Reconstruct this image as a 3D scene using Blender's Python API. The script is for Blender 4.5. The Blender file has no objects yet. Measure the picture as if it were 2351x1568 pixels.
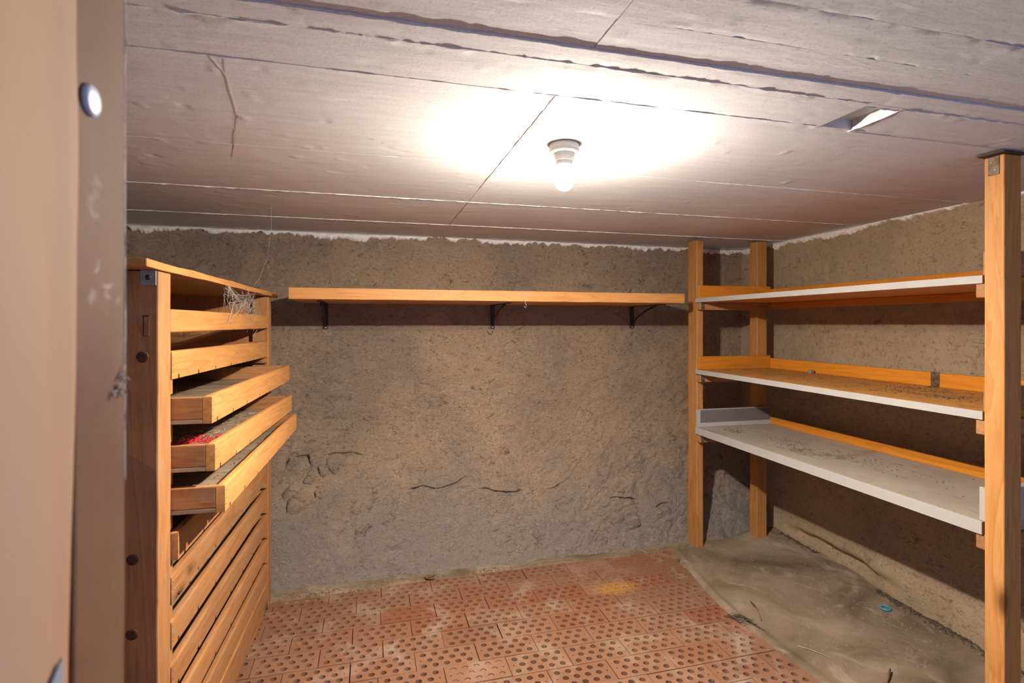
import bpy, bmesh, math, random
import numpy as np
from mathutils import Vector
from mathutils.geometry import tessellate_polygon

SC = bpy.context.scene
COL = SC.collection
# ------------------------------------------------------------------ camera, world, exposure
# camera eye is the origin; x runs along the back wall, y into the room, z up
FZ, CZ = -1.40, 0.54          # floor and ceiling heights
YAW = math.radians(15.0)
cd = bpy.data.cameras.new('camera')
cam = bpy.data.objects.new('camera', cd)
COL.objects.link(cam)
cam.location = (0, 0, 0)
cam.rotation_euler = (math.pi / 2, 0, -YAW)
cd.sensor_width = 36.0
cd.lens = 36.0 * 1230.0 / 2351.0
cd.shift_y = -41.0 / 2351.0
cd.clip_start = 0.02
cd.dof.use_dof = True
cd.dof.focus_distance = 2.5
cd.dof.aperture_fstop = 6.3
SC.camera = cam

world = bpy.data.worlds.new('world')
SC.world = world
world.use_nodes = True
bg = world.node_tree.nodes['Background']
bg.inputs['Color'].default_value = (0.34, 0.52, 1.0, 1)
bg.inputs['Strength'].default_value = 0.56

SC.view_settings.view_transform = 'Standard'
SC.view_settings.look = 'None'
SC.view_settings.gamma = 1.0
SC.view_settings.use_curve_mapping = False
SC.view_settings.exposure = 0.36

BULB_STRENGTH = 11600.0
BULB_COLOR = (1.0, 0.90, 0.79, 1)

rnd = random.Random(7)


# ------------------------------------------------------------------ numpy noise
def _hash(ix, iy, seed):
    h = (ix.astype(np.int64) * 374761393 + iy.astype(np.int64) * 668265263 + seed * 974711) & 0xffffffff
    h = ((h ^ (h >> 13)) * 1274126177) & 0xffffffff
    h = (h ^ (h >> 16)) & 0xffffffff
    return h.astype(np.float64) / 4294967295.0


def vnoise(x, y, seed=0):
    x = np.asarray(x, float); y = np.asarray(y, float)
    ix = np.floor(x); iy = np.floor(y)
    fx = x - ix; fy = y - iy
    ux = fx * fx * fx * (fx * (fx * 6 - 15) + 10)
    uy = fy * fy * fy * (fy * (fy * 6 - 15) + 10)
    a = _hash(ix, iy, seed); b = _hash(ix + 1, iy, seed)
    c = _hash(ix, iy + 1, seed); d = _hash(ix + 1, iy + 1, seed)
    return (a + (b - a) * ux) * (1 - uy) + (c + (d - c) * ux) * uy - 0.5


def fbm(x, y, octv=4, seed=0, gain=0.5):
    s = 0; a = 1.0; t = 0
    for k in range(octv):
        s = s + a * vnoise(x * 2 ** k, y * 2 ** k, seed + 17 * k); t += a; a *= gain
    return s / t * 2.0


def ridged(x, y, octv=4, seed=0):
    s = 0; a = 1.0; t = 0
    for k in range(octv):
        s = s + a * (1 - 2 * np.abs(vnoise(x * 2 ** k, y * 2 ** k, seed + 31 * k)) * 2); t += a; a *= 0.5
    return s / t


def sstep(a, b, x):
    t = np.clip((x - a) / (b - a), 0, 1)
    return t * t * (3 - 2 * t)


# ------------------------------------------------------------------ materials
def new_mat(name):
    m = bpy.data.materials.new(name)
    m.use_nodes = True
    nt = m.node_tree
    b = nt.nodes['Principled BSDF']
    return m, nt, b


def N(nt, t, **kw):
    n = nt.nodes.new(t)
    for k, v in kw.items():
        if k in n.inputs:
            n.inputs[k].default_value = v
        else:
            setattr(n, k, v)
    return n


def ramp(nt, fac, stops):
    r = nt.nodes.new('ShaderNodeValToRGB')
    el = r.color_ramp.elements
    while len(el) > len(stops):
        el.remove(el[-1])
    while len(el) < len(stops):
        el.new(0.5)
    for e, (p, c) in zip(el, stops):
        e.position = p
        e.color = (*c, 1) if len(c) == 3 else c
    nt.links.new(fac, r.inputs['Fac'])
    return r.outputs['Color']


def mixc(nt, fac, a, b, blend='MIX'):
    n = nt.nodes.new('ShaderNodeMix')
    n.data_type = 'RGBA'; n.blend_type = blend
    for sock, v in ((n.inputs[0], fac), (n.inputs[6], a), (n.inputs[7], b)):
        if hasattr(v, 'node'):
            nt.links.new(v, sock)
        elif isinstance(v, (int, float)):
            sock.default_value = v
        else:
            sock.default_value = (*v, 1)
    return n.outputs[2]


def mth(nt, op, a, b=None):
    n = nt.nodes.new('ShaderNodeMath'); n.operation = op
    for sock, v in zip(n.inputs, (a, b)):
        if v is None:
            continue
        if hasattr(v, 'node'):
            nt.links.new(v, sock)
        else:
            sock.default_value = v
    return n.outputs[0]


def position(nt, scale=(1, 1, 1), rot=(0, 0, 0)):
    g = nt.nodes.new('ShaderNodeNewGeometry')
    mp = nt.nodes.new('ShaderNodeMapping')
    mp.inputs['Scale'].default_value = scale
    mp.inputs['Rotation'].default_value = rot
    nt.links.new(g.outputs['Position'], mp.inputs['Vector'])
    return mp.outputs['Vector']


def noise(nt, vec, scale, detail=4, rough=0.55, dist=0.0):
    n = N(nt, 'ShaderNodeTexNoise', Scale=scale, Detail=detail, Roughness=rough, Distortion=dist)
    nt.links.new(vec, n.inputs['Vector'])
    return n.outputs['Fac']


def bump(nt, bsdf, height, strength=0.5, dist=0.01, prev=None):
    b = N(nt, 'ShaderNodeBump', Strength=strength, Distance=dist)
    nt.links.new(height, b.inputs['Height'])
    if prev is not None:
        nt.links.new(prev, b.inputs['Normal'])
    nt.links.new(b.outputs['Normal'], bsdf.inputs['Normal'])
    return b.outputs['Normal']


def sep_z(nt, axis=2):
    g = nt.nodes.new('ShaderNodeNewGeometry')
    s = nt.nodes.new('ShaderNodeSeparateXYZ')
    nt.links.new(g.outputs['Position'], s.inputs[0])
    return s.outputs[axis]


def mat_plaster(name, tan, grey, dark, pale, rough_bump=1.0, damp=True):
    m, nt, b = new_mat(name)
    v = position(nt)
    big = noise(nt, v, 1.6, 5, 0.6, 0.4)
    mid = noise(nt, v, 9.0, 6, 0.65, 0.6)
    fine = noise(nt, v, 55.0, 6, 0.7, 1.2)
    c = ramp(nt, big, [(0.36, grey), (0.52, tan), (0.70, tuple(min(1, x * 1.08) for x in tan))])
    c = mixc(nt, ramp(nt, mid, [(0.52, (0, 0, 0)), (0.75, (0.55,) * 3)]), c, pale)
    c = mixc(nt, ramp(nt, fine, [(0.33, (0.75,) * 3), (0.44, (0, 0, 0))]), c, dark)
    if damp:   # cement-grey, damp-stained foot of the wall in irregular patches
        z = sep_z(nt)
        n2 = noise(nt, v, 3.2, 5, 0.6, 0.8)
        f = mth(nt, 'ADD', mth(nt, 'MULTIPLY', z, -1.35), mth(nt, 'MULTIPLY', n2, 1.7))
        f = ramp(nt, mth(nt, 'SUBTRACT', f, 1.65), [(0.30, (0, 0, 0)), (0.85, (0.75,) * 3)])
        c = mixc(nt, f, c, (0.37, 0.32, 0.285))
    vs = position(nt, (1, 1, 1.6), (0, 0.5, 0))
    h1 = noise(nt, vs, 38.0, 7, 0.68, 1.6)
    h3 = noise(nt, position(nt, (1, 1, 1.5), (0, 0.6, 0)), 13.0, 7, 0.72, 1.3)
    blot = noise(nt, v, 3.4, 4, 0.6, 0.5)
    f3 = mth(nt, 'MULTIPLY', ramp(nt, h3, [(0.34, (1, 1, 1)), (0.44, (0, 0, 0))]), ramp(nt, blot, [(0.40, (0.15,) * 3), (0.60, (0.8,) * 3)]))
    c = mixc(nt, f3, c, dark)                                                     # shade of torn crevices painted into the colour
    c = mixc(nt, ramp(nt, h1, [(0.33, (0.7,) * 3), (0.43, (0, 0, 0)), (0.60, (0, 0, 0)), (0.72, (0.0,) * 3)]), c, dark)  # relief shading painted in: hollows of the bump darkened
    c = mixc(nt, ramp(nt, h1, [(0.56, (0, 0, 0)), (0.70, (0.45,) * 3)]), c, pale)  # lit crests of the same bump painted pale
    nt.links.new(c, b.inputs['Base Color'])
    b.inputs['Roughness'].default_value = 0.95
    b.inputs['Specular IOR Level'].default_value = 0.15
    h2 = noise(nt, v, 160.0, 4, 0.6, 0.4)
    p = bump(nt, b, h1, 1.0 * rough_bump, 0.034)
    bump(nt, b, h2, 0.8 * rough_bump, 0.006, p)
    return m


M = {}
M['wall_back'] = mat_plaster('earthy_plaster', (0.57, 0.418, 0.29), (0.44, 0.34, 0.255), (0.13, 0.095, 0.065), (0.64, 0.525, 0.395))
M['wall_right'] = mat_plaster('sandy_plaster', (0.48, 0.36, 0.235), (0.39, 0.30, 0.205), (0.14, 0.10, 0.07), (0.54, 0.435, 0.315), 0.6, False)


def mat_concrete_ceiling():
    m, nt, b = new_mat('board_marked_concrete')
    v = position(nt)
    vg = position(nt, (0.7, 7.0, 3.0))
    big = noise(nt, v, 1.3, 4, 0.55, 0.3)
    grain = noise(nt, vg, 6.0, 6, 0.65, 0.5)
    pits = noise(nt, position(nt, (0.5, 1.4, 1)), 34.0, 4, 0.6, 0.6)
    c = ramp(nt, big, [(0.3, (0.64, 0.63, 0.62)), (0.7, (0.74, 0.73, 0.72))])
    c = mixc(nt, ramp(nt, grain, [(0.35, (0.35,) * 3), (0.6, (0, 0, 0))]), c, (0.52, 0.505, 0.495))
    c = mixc(nt, ramp(nt, pits, [(0.70, (0, 0, 0)), (0.78, (0.55,) * 3)]), c, (0.25, 0.22, 0.21))
    sp_ = noise(nt, v, 190.0, 4, 0.7, 0.3)
    c = mixc(nt, ramp(nt, sp_, [(0.32, (0.5,) * 3), (0.48, (0, 0, 0))]), c, (0.36, 0.34, 0.325))
    scr = noise(nt, position(nt, (0.35, 9.0, 1)), 11.0, 5, 0.75, 0.7)
    c = mixc(nt, ramp(nt, scr, [(0.66, (0, 0, 0)), (0.74, (0.55,) * 3)]), c, (0.34, 0.32, 0.31))
    nt.links.new(c, b.inputs['Base Color'])
    b.inputs['Roughness'].default_value = 0.9
    b.inputs['Specular IOR Level'].default_value = 0.2
    p = bump(nt, b, grain, 0.14, 0.004)
    p = bump(nt, b, pits, 0.22, 0.003, p)
    bump(nt, b, noise(nt, v, 120, 4, 0.6, 0.3), 0.10, 0.002, p)
    return m


M['ceiling'] = mat_concrete_ceiling()


def mat_simple(name, col, rough=0.7, var=0.15, scale=20, bmp=0.15, bdist=0.003, metal=0.0, spec=0.3, dark=None, dthr=0.62):
    m, nt, b = new_mat(name)
    v = position(nt)
    n = noise(nt, v, scale, 5, 0.6, 0.4)
    lo = tuple(max(0, x * (1 - var)) for x in col); hi = tuple(min(1, x * (1 + var)) for x in col)
    c = ramp(nt, n, [(0.3, lo), (0.7, hi)])
    if dark:
        n2 = noise(nt, v, scale * 0.45, 6, 0.7, 0.8)
        c = mixc(nt, ramp(nt, n2, [(dthr, (0, 0, 0)), (dthr + 0.1, (0.85,) * 3)]), c, dark)
    nt.links.new(c, b.inputs['Base Color'])
    b.inputs['Roughness'].default_value = rough
    b.inputs['Metallic'].default_value = metal
    b.inputs['Specular IOR Level'].default_value = spec
    if bmp:
        bump(nt, b, noise(nt, v, scale * 4, 5, 0.6), bmp, bdist)
    return m


def mat_wood(name, axis, light, deep, rough=0.55, dirt=None, dirt_amt=0.0, knots=True, spec=0.3):
    m, nt, b = new_mat(name)
    tc = nt.nodes.new('ShaderNodeTexCoord')
    oi = nt.nodes.new('ShaderNodeObjectInfo')
    add = nt.nodes.new('ShaderNodeVectorMath'); add.operation = 'ADD'
    cmb = nt.nodes.new('ShaderNodeCombineXYZ')
    r10 = mth(nt, 'MULTIPLY', oi.outputs['Random'], 13.0)
    for i in range(3):
        nt.links.new(r10, cmb.inputs[i])
    nt.links.new(tc.outputs['Object'], add.inputs[0])
    nt.links.new(cmb.outputs[0], add.inputs[1])
    mp = nt.nodes.new('ShaderNodeMapping')
    sc = [9.0, 9.0, 9.0]; sc['xyz'.index(axis)] = 0.7
    mp.inputs['Scale'].default_value = sc
    nt.links.new(add.outputs[0], mp.inputs['Vector'])
    v = mp.outputs['Vector']
    rings = N(nt, 'ShaderNodeTexNoise', Scale=1.6, Detail=3, Roughness=0.5, Distortion=0.6)
    nt.links.new(v, rings.inputs['Vector'])
    band = mth(nt, 'FRACT', mth(nt, 'MULTIPLY', rings.outputs['Fac'], 7.0))
    fine = noise(nt, v, 9.0, 5, 0.7, 0.3)
    c = ramp(nt, band, [(0.0, light), (0.75, tuple(0.55 * l + 0.45 * d for l, d in zip(light, deep))), (0.92, deep), (1.0, light)])
    c = mixc(nt, 0.45, c, light)
    c = mixc(nt, ramp(nt, fine, [(0.3, (0.5,) * 3), (0.55, (0, 0, 0))]), c, deep)
    if knots:
        mk = nt.nodes.new('ShaderNodeMapping')
        s2 = [4.5, 4.5, 4.5]; s2['xyz'.index(axis)] = 2.2
        mk.inputs['Scale'].default_value = s2
        nt.links.new(add.outputs[0], mk.inputs['Vector'])
        vo = N(nt, 'ShaderNodeTexVoronoi', Scale=1.0)
        nt.links.new(mk.outputs[0], vo.inputs['Vector'])
        c = mixc(nt, ramp(nt, vo.outputs['Distance'], [(0.05, (0.9,) * 3), (0.11, (0.25,) * 3), (0.16, (0, 0, 0))]), c,
                 tuple(0.33 * d for d in deep))
    g = position(nt)
    if dirt_amt:
        nd = noise(nt, g, 14.0, 6, 0.7, 0.8)
        c = mixc(nt, ramp(nt, nd, [(0.58 - 0.2 * dirt_amt, (0, 0, 0)), (0.72, (dirt_amt,) * 3)]), c, dirt)
    hv = mth(nt, 'ADD', mth(nt, 'MULTIPLY', oi.outputs['Random'], 0.3), 0.85)
    hs = nt.nodes.new('ShaderNodeHueSaturation')
    nt.links.new(hv, hs.inputs['Value']); nt.links.new(c, hs.inputs['Color'])
    nt.links.new(hs.outputs[0], b.inputs['Base Color'])
    b.inputs['Roughness'].default_value = rough
    b.inputs['Specular IOR Level'].default_value = spec
    p = bump(nt, b, fine, 0.25, 0.002)
    bump(nt, b, noise(nt, g, 90, 4, 0.6), 0.15, 0.0015, p)
    return m


PINE_L, PINE_D = (0.53, 0.255, 0.08), (0.33, 0.125, 0.03)
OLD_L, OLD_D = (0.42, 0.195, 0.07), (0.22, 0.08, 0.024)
for ax in 'xyz':
    M['pine_' + ax] = mat_wood('pine_' + ax, ax, PINE_L, PINE_D)
    M['old_' + ax] = mat_wood('old_pine_' + ax, ax, OLD_L, OLD_D, 0.65, (0.28, 0.20, 0.13), 0.5)
    M['orange_' + ax] = mat_wood('varnished_orange_wood_' + ax, ax, (0.62, 0.235, 0.022), (0.43, 0.135, 0.010), 0.4, knots=True, spec=0.4)
M['slat'] = mat_wood('weathered_slat', 'x', (0.36, 0.265, 0.17), (0.22, 0.15, 0.09), 0.85, (0.16, 0.115, 0.08), 0.6, knots=False)
M['dusty_shelf'] = mat_wood('dusty_shelf_board', 'y', (0.56, 0.27, 0.065), (0.38, 0.165, 0.03), 0.6, (0.20, 0.12, 0.055), 0.6, knots=False)
M['white'] = mat_simple('white_laminate', (0.66, 0.63, 0.59), 0.45, 0.06, 6, 0.0, dark=(0.36, 0.28, 0.2), dthr=0.66)
M['white_edge'] = mat_simple('white_edging', (0.39, 0.375, 0.355), 0.5, 0.04, 9, 0.03)
M['grey_panel'] = mat_simple('grey_panel', (0.14, 0.13, 0.13), 0.5, 0.05, 9, 0.0)
M['dirty_white'] = mat_simple('dirty_white_laminate', (0.385, 0.335, 0.275), 0.55, 0.10, 5, 0.03, dark=(0.20, 0.14, 0.09), dthr=0.58)
def streaks(m, col, lo, hi, amt, sc=(9.0, 2.2, 1)):
    nt = m.node_tree
    b = nt.nodes['Principled BSDF']
    src = b.inputs['Base Color'].links[0].from_socket
    n = noise(nt, position(nt, sc), 3.0, 7, 0.72, 0.9)
    nt.links.new(mixc(nt, ramp(nt, n, [(lo, (0, 0, 0)), (hi, (amt,) * 3)]), src, col), b.inputs['Base Color'])


streaks(M['dirty_white'], (0.16, 0.105, 0.065), 0.56, 0.70, 0.75)
streaks(M['dusty_shelf'], (0.07, 0.048, 0.03), 0.55, 0.70, 0.8)
M['metal'] = mat_simple('rusty_metal', (0.17, 0.125, 0.09), 0.55, 0.3, 60, 0.2, 0.001, 0.6, 0.5, dark=(0.10, 0.045, 0.02), dthr=0.52)
M['grey_metal'] = mat_simple('dull_metal', (0.30, 0.29, 0.26), 0.5, 0.2, 60, 0.1, 0.001, 0.5, 0.5)
M['dark_metal'] = mat_simple('black_iron', (0.035, 0.03, 0.028), 0.5, 0.2, 50, 0.1, 0.001, 0.4, 0.5)
M['porcelain'] = mat_simple('porcelain', (0.62, 0.60, 0.56), 0.35, 0.04, 30, 0.0, spec=0.5)
M['white_plaster'] = mat_simple('white_lime', (0.82, 0.78, 0.73), 0.95, 0.15, 40, 0.5, 0.004)
M['stone'] = mat_simple('wall_stone', (0.40, 0.335, 0.275), 0.9, 0.18, 14, 0.6, 0.006)
M['mortar'] = mat_simple('grey_mortar', (0.33, 0.29, 0.245), 0.95, 0.2, 25, 0.7, 0.006)
M['twig'] = mat_simple('dry_twig', (0.20, 0.11, 0.05), 0.8, 0.25, 80, 0.3)
M['straw'] = mat_simple('straw', (0.42, 0.34, 0.22), 0.85, 0.3, 50, 0.2)
M['soil'] = mat_simple('dry_soil', (0.085, 0.06, 0.042), 0.95, 0.3, 60, 0.3)
M['red'] = mat_simple('red_plastic_net', (0.75, 0.02, 0.03), 0.35, 0.1, 30, 0.0, spec=0.5)
M['blue'] = mat_simple('blue_plastic', (0.04, 0.30, 0.52), 0.35, 0.05, 30, 0.0, spec=0.5)
M['web'] = mat_simple('dusty_cobweb', (0.42, 0.36, 0.30), 0.9, 0.1, 30, 0.0)
M['cap'] = mat_simple('pale_blue_cap', (0.42, 0.47, 0.60), 0.4, 0.05, 30, 0.0)
M['cap_rim'] = mat_simple('blue_cap_rim', (0.20, 0.32, 0.70), 0.4, 0.05, 30, 0.0)
M['plate'] = mat_simple('blue_grey_plate', (0.30, 0.36, 0.44), 0.4, 0.08, 30, 0.0, metal=0.3)
M['lit_worn'] = mat_simple('lit_worn_arris', (0.50, 0.43, 0.36), 0.6, 0.35, 60, 0.1, dark=(0.15, 0.10, 0.07), dthr=0.55)  # lamp-lit bright arris put into the colour, along with worn paint
M['dirt'] = mat_simple('brown_dirt', (0.21, 0.145, 0.09), 0.95, 0.35, 90, 0.3)
M['knot'] = mat_simple('dark_knot', (0.07, 0.025, 0.012), 0.6, 0.3, 60, 0.2)


def mat_floor():
    m, nt, b = new_mat('cellar_concrete_floor')
    v = position(nt)
    big = noise(nt, v, 2.2, 5, 0.6, 0.6)
    mid = noise(nt, position(nt, (1.15, 0.9, 1)), 5.5, 7, 0.68, 1.1)
    fine = noise(nt, v, 70.0, 5, 0.7, 0.5)
    c = ramp(nt, big, [(0.34, (0.125, 0.09, 0.055)), (0.5, (0.215, 0.160, 0.108)), (0.66, (0.30, 0.228, 0.17))])
    c = mixc(nt, ramp(nt, mid, [(0.55, (0, 0, 0)), (0.72, (0.7,) * 3)]), c, (0.42, 0.335, 0.265))
    c = mixc(nt, ramp(nt, mid, [(0.28, (0.55,) * 3), (0.40, (0, 0, 0))]), c, (0.24, 0.145, 0.095))
    c = mixc(nt, ramp(nt, fine, [(0.30, (0.7,) * 3), (0.40, (0, 0, 0))]), c, (0.10, 0.075, 0.05))
    nt.links.new(c, b.inputs['Base Color'])
    b.inputs['Roughness'].default_value = 0.9
    b.inputs['Specular IOR Level'].default_value = 0.2
    p = bump(nt, b, mid, 0.4, 0.01)
    bump(nt, b, fine, 0.4, 0.004, p)
    return m


M['floor'] = mat_floor()


def mat_brick():
    m, nt, b = new_mat('perforated_clay_brick')
    v = position(nt)
    oi = nt.nodes.new('ShaderNodeObjectInfo')
    base = ramp(nt, oi.outputs['Random'], [(0.0, (0.20, 0.097, 0.053)), (0.5, (0.235, 0.120, 0.068)), (1.0, (0.21, 0.080, 0.039))])
    n1 = noise(nt, v, 5.0, 6, 0.65, 0.7)
    n2 = noise(nt, v, 2.0, 4, 0.6, 0.6)
    fine = noise(nt, v, 60.0, 5, 0.7, 0.4)
    c = mixc(nt, ramp(nt, n1, [(0.50, (0, 0, 0)), (0.72, (0.75,) * 3)]), base, (0.34, 0.25, 0.18))   # lime dust
    c = mixc(nt, ramp(nt, n2, [(0.60, (0, 0, 0)), (0.72, (0.55,) * 3)]), c, (0.20, 0.125, 0.078))      # soil
    c = mixc(nt, ramp(nt, fine, [(0.28, (0.5,) * 3), (0.42, (0, 0, 0))]), c, (0.12, 0.06, 0.036))
    # ochre spill on a few bricks
    sx = nt.nodes.new('ShaderNodeVectorMath'); sx.operation = 'SUBTRACT'
    nt.links.new(v, sx.inputs[0]); sx.inputs[1].default_value = (1.27, 2.60, FZ)
    sm = nt.nodes.new('ShaderNodeVectorMath'); sm.operation = 'MULTIPLY'
    nt.links.new(sx.outputs[0], sm.inputs[0]); sm.inputs[1].default_value = (3.6, 8.0, 1.0)
    ln = nt.nodes.new('ShaderNodeVectorMath'); ln.operation = 'LENGTH'
    nt.links.new(sm.outputs[0], ln.inputs[0])
    d = mth(nt, 'ADD', ln.outputs['Value'], mth(nt, 'MULTIPLY', n1, 0.9))
    c = mixc(nt, ramp(nt, d, [(0.75, (0.75,) * 3), (1.4, (0, 0, 0))]), c, (0.36, 0.18, 0.045))
    nt.links.new(c, b.inputs['Base Color'])
    b.inputs['Roughness'].default_value = 0.85
    b.inputs['Specular IOR Level'].default_value = 0.2
    p = bump(nt, b, n1, 0.25, 0.006)
    bump(nt, b, fine, 0.3, 0.003, p)
    return m


M['brick'] = mat_brick()


def mat_brown_paint():
    m, nt, b = new_mat('scuffed_brown_paint')
    v = position(nt)
    n1 = noise(nt, v, 7, 5, 0.6, 0.5)
    n2 = noise(nt, v, 30, 5, 0.6, 1.0)
    c = ramp(nt, n1, [(0.3, (0.105, 0.050, 0.028)), (0.7, (0.155, 0.083, 0.048))])
    mask = mth(nt, 'MULTIPLY', ramp(nt, n2, [(0.58, (0, 0, 0)), (0.66, (1, 1, 1))]), ramp(nt, n1, [(0.5, (0, 0, 0)), (0.6, (1, 1, 1))]))
    c = mixc(nt, mth(nt, 'MULTIPLY', mask, 0.6), c, (0.36, 0.29, 0.24))
    nt.links.new(c, b.inputs['Base Color'])
    b.inputs['Specular IOR Level'].default_value = 0.2
    b.inputs['Roughness'].default_value = 0.75
    bump(nt, b, n2, 0.08, 0.002)
    return m


M['brown'] = mat_brown_paint()


def mat_pink():
    m, nt, b = new_mat('pale_pink_plaster')
    v = position(nt)
    n1 = noise(nt, position(nt, (1, 3, 0.7)), 4, 4, 0.5, 0.3)
    n2 = noise(nt, v, 26, 5, 0.6, 1.0)
    c = ramp(nt, n1, [(0.32, (0.28, 0.155, 0.098)), (0.5, (0.33, 0.19, 0.11)), (0.68, (0.30, 0.20, 0.145))])
    c = mixc(nt, ramp(nt, n2, [(0.66, (0, 0, 0)), (0.74, (0.4,) * 3)]), c, (0.30, 0.20, 0.15))
    nt.links.new(c, b.inputs['Base Color'])
    b.inputs['Roughness'].default_value = 0.8
    bump(nt, b, n2, 0.1, 0.003)
    return m


M['pink'] = mat_pink()

m, nt, b = new_mat('lit_bulb')
# a frosted bulb that throws most of its light from the lower dome and little from the neck
gn = nt.nodes.new('ShaderNodeNewGeometry')
sp = nt.nodes.new('ShaderNodeSeparateXYZ')
nt.links.new(gn.outputs['Normal'], sp.inputs[0])
mr = nt.nodes.new('ShaderNodeMapRange'); mr.interpolation_type = 'SMOOTHSTEP'
mr.inputs['From Min'].default_value = -0.25; mr.inputs['From Max'].default_value = -0.95
mr.inputs['To Min'].default_value = 60.0; mr.inputs['To Max'].default_value = BULB_STRENGTH
nt.links.new(sp.outputs[2], mr.inputs['Value'])
em = N(nt, 'ShaderNodeEmission', Color=BULB_COLOR)
nt.links.new(mr.outputs[0], em.inputs['Strength'])
nt.links.new(em.outputs[0], nt.nodes['Material Output'].inputs['Surface'])
M['bulb'] = m


# ------------------------------------------------------------------ object helpers
def link(o, parent=None):
    COL.objects.link(o)
    if parent is not None:
        o.parent = parent
    return o


def tag(o, label, cat=None, group=None, kind=None):
    o['label'] = label
    if cat: o['category'] = cat
    if group: o['group'] = group
    if kind: o['kind'] = kind
    return o


def empty(name, loc, rz=0.0):
    o = bpy.data.objects.new(name, None)
    o.empty_display_size = 0.05
    o.location = loc; o.rotation_euler = (0, 0, rz)
    return link(o)


def obj_from(name, verts, faces, mat, parent=None, smooth=False, loc=(0, 0, 0)):
    me = bpy.data.meshes.new(name)
    me.from_pydata([tuple(v) for v in verts], [], faces)
    me.materials.append(mat)
    if smooth:
        me.shade_smooth()
    me.update()
    o = bpy.data.objects.new(name, me)
    o.location = loc
    return link(o, parent)


def obj_bm(name, bm, mat, parent=None, smooth=False, loc=(0, 0, 0), rot=(0, 0, 0)):
    me = bpy.data.meshes.new(name)
    bmesh.ops.recalc_face_normals(bm, faces=bm.faces)
    bm.to_mesh(me); bm.free()
    me.materials.append(mat)
    if smooth:
        me.shade_smooth()
    o = bpy.data.objects.new(name, me)
    o.location = loc; o.rotation_euler = rot
    return link(o, parent)


def grid_obj(name, P, mat, parent=None, flip=False):
    """P: array (ny, nx, 3)"""
    ny, nx = P.shape[:2]
    idx = np.arange(ny * nx).reshape(ny, nx)
    a = idx[:-1, :-1].ravel(); b_ = idx[:-1, 1:].ravel(); c = idx[1:, 1:].ravel(); d = idx[1:, :-1].ravel()
    q = np.stack([a, b_, c, d] if not flip else [a, d, c, b_], 1).astype(np.int32)
    me = bpy.data.meshes.new(name)
    me.vertices.add(ny * nx)
    me.vertices.foreach_set('co', P.reshape(-1).astype(np.float32))
    me.loops.add(q.size)
    me.loops.foreach_set('vertex_index', q.ravel())
    me.polygons.add(len(q))
    me.polygons.foreach_set('loop_start', np.arange(0, q.size, 4, dtype=np.int32))
    me.polygons.foreach_set('loop_total', np.full(len(q), 4, dtype=np.int32))
    me.update(calc_edges=True)
    me.shade_smooth()
    me.materials.append(mat)
    o = bpy.data.objects.new(name, me)
    return link(o, parent)


def box(name, x0, x1, y0, y1, z0, z1, mat, parent=None, bev=0.002, seg=1, wob=0.0, cuts=0, seed=0):
    bm = bmesh.new()
    c = ((x0 + x1) / 2, (y0 + y1) / 2, (z0 + z1) / 2)
    s = (x1 - x0, y1 - y0, z1 - z0)
    bmesh.ops.create_cube(bm, size=1.0)
    for v in bm.verts:
        v.co = Vector((v.co.x * s[0], v.co.y * s[1], v.co.z * s[2]))
    if cuts:
        ax = max(range(3), key=lambda i: s[i])
        es = [e for e in bm.edges if abs((e.verts[0].co - e.verts[1].co)[ax]) > 0.9 * s[ax]]
        bmesh.ops.subdivide_edges(bm, edges=es, cuts=cuts)
        r = random.Random(seed)
        for v in bm.verts:
            for i in range(3):
                if i != ax:
                    v.co[i] += r.uniform(-wob, wob)
    if bev > 0:
        es = [e for e in bm.edges if not e.is_boundary and e.calc_face_angle(0) > 0.5]
        bmesh.ops.bevel(bm, geom=es, offset=min(bev, min(s) * 0.45), segments=seg, affect='EDGES', profile=0.6)
    return obj_bm(name, bm, mat, parent, False, c)


def lathe(name, prof, mat, parent=None, n=40, loc=(0, 0, 0)):
    """prof: list of (r, z) closed at the axis ends"""
    vs = []; fs = []
    for r, z in prof:
        for k in range(n):
            a = 2 * math.pi * k / n
            vs.append((r * math.cos(a), r * math.sin(a), z))
    for i in range(len(prof) - 1):
        for k in range(n):
            fs.append((i * n + k, i * n + (k + 1) % n, (i + 1) * n + (k + 1) % n, (i + 1) * n + k))
    fs.append(tuple(range(n))[::-1]); fs.append(tuple(range((len(prof) - 1) * n, len(prof) * n)))
    return obj_from(name, vs, fs, mat, parent, True, loc)


def tube_geo(pts, rad, n=6):
    """sweep along pts; rad a number or list"""
    vs = []; fs = []
    P = [Vector(p) for p in pts]
    rs = rad if isinstance(rad, (list, tuple)) else [rad] * len(P)
    for i, p in enumerate(P):
        t = (P[min(i + 1, len(P) - 1)] - P[max(i - 1, 0)]).normalized()
        u = t.cross(Vector((0, 0, 1)))
        if u.length < 1e-3:
            u = t.cross(Vector((1, 0, 0)))
        u.normalize(); w = t.cross(u)
        for k in range(n):
            a = 2 * math.pi * k / n
            vs.append(p + (u * math.cos(a) + w * math.sin(a)) * rs[i])
    for i in range(len(P) - 1):
        for k in range(n):
            fs.append((i * n + k, i * n + (k + 1) % n, (i + 1) * n + (k + 1) % n, (i + 1) * n + k))
    fs.append(tuple(range(n))[::-1]); fs.append(tuple(range((len(P) - 1) * n, len(P) * n)))
    return vs, fs


def tubes(name, list_of, mat, parent=None, n=6):
    V = []; F = []
    for pts, rad in list_of:
        v, f = tube_geo(pts, rad, n)
        o = len(V); V += v; F += [tuple(i + o for i in q) for q in f]
    return obj_from(name, V, F, mat, parent, True)


# ------------------------------------------------------------------ the setting
XL, XR, YB = -1.36, 2.75, 3.37


def right_x(y):
    return 2.60 + 0.030 * (y - 1.7)


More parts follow.
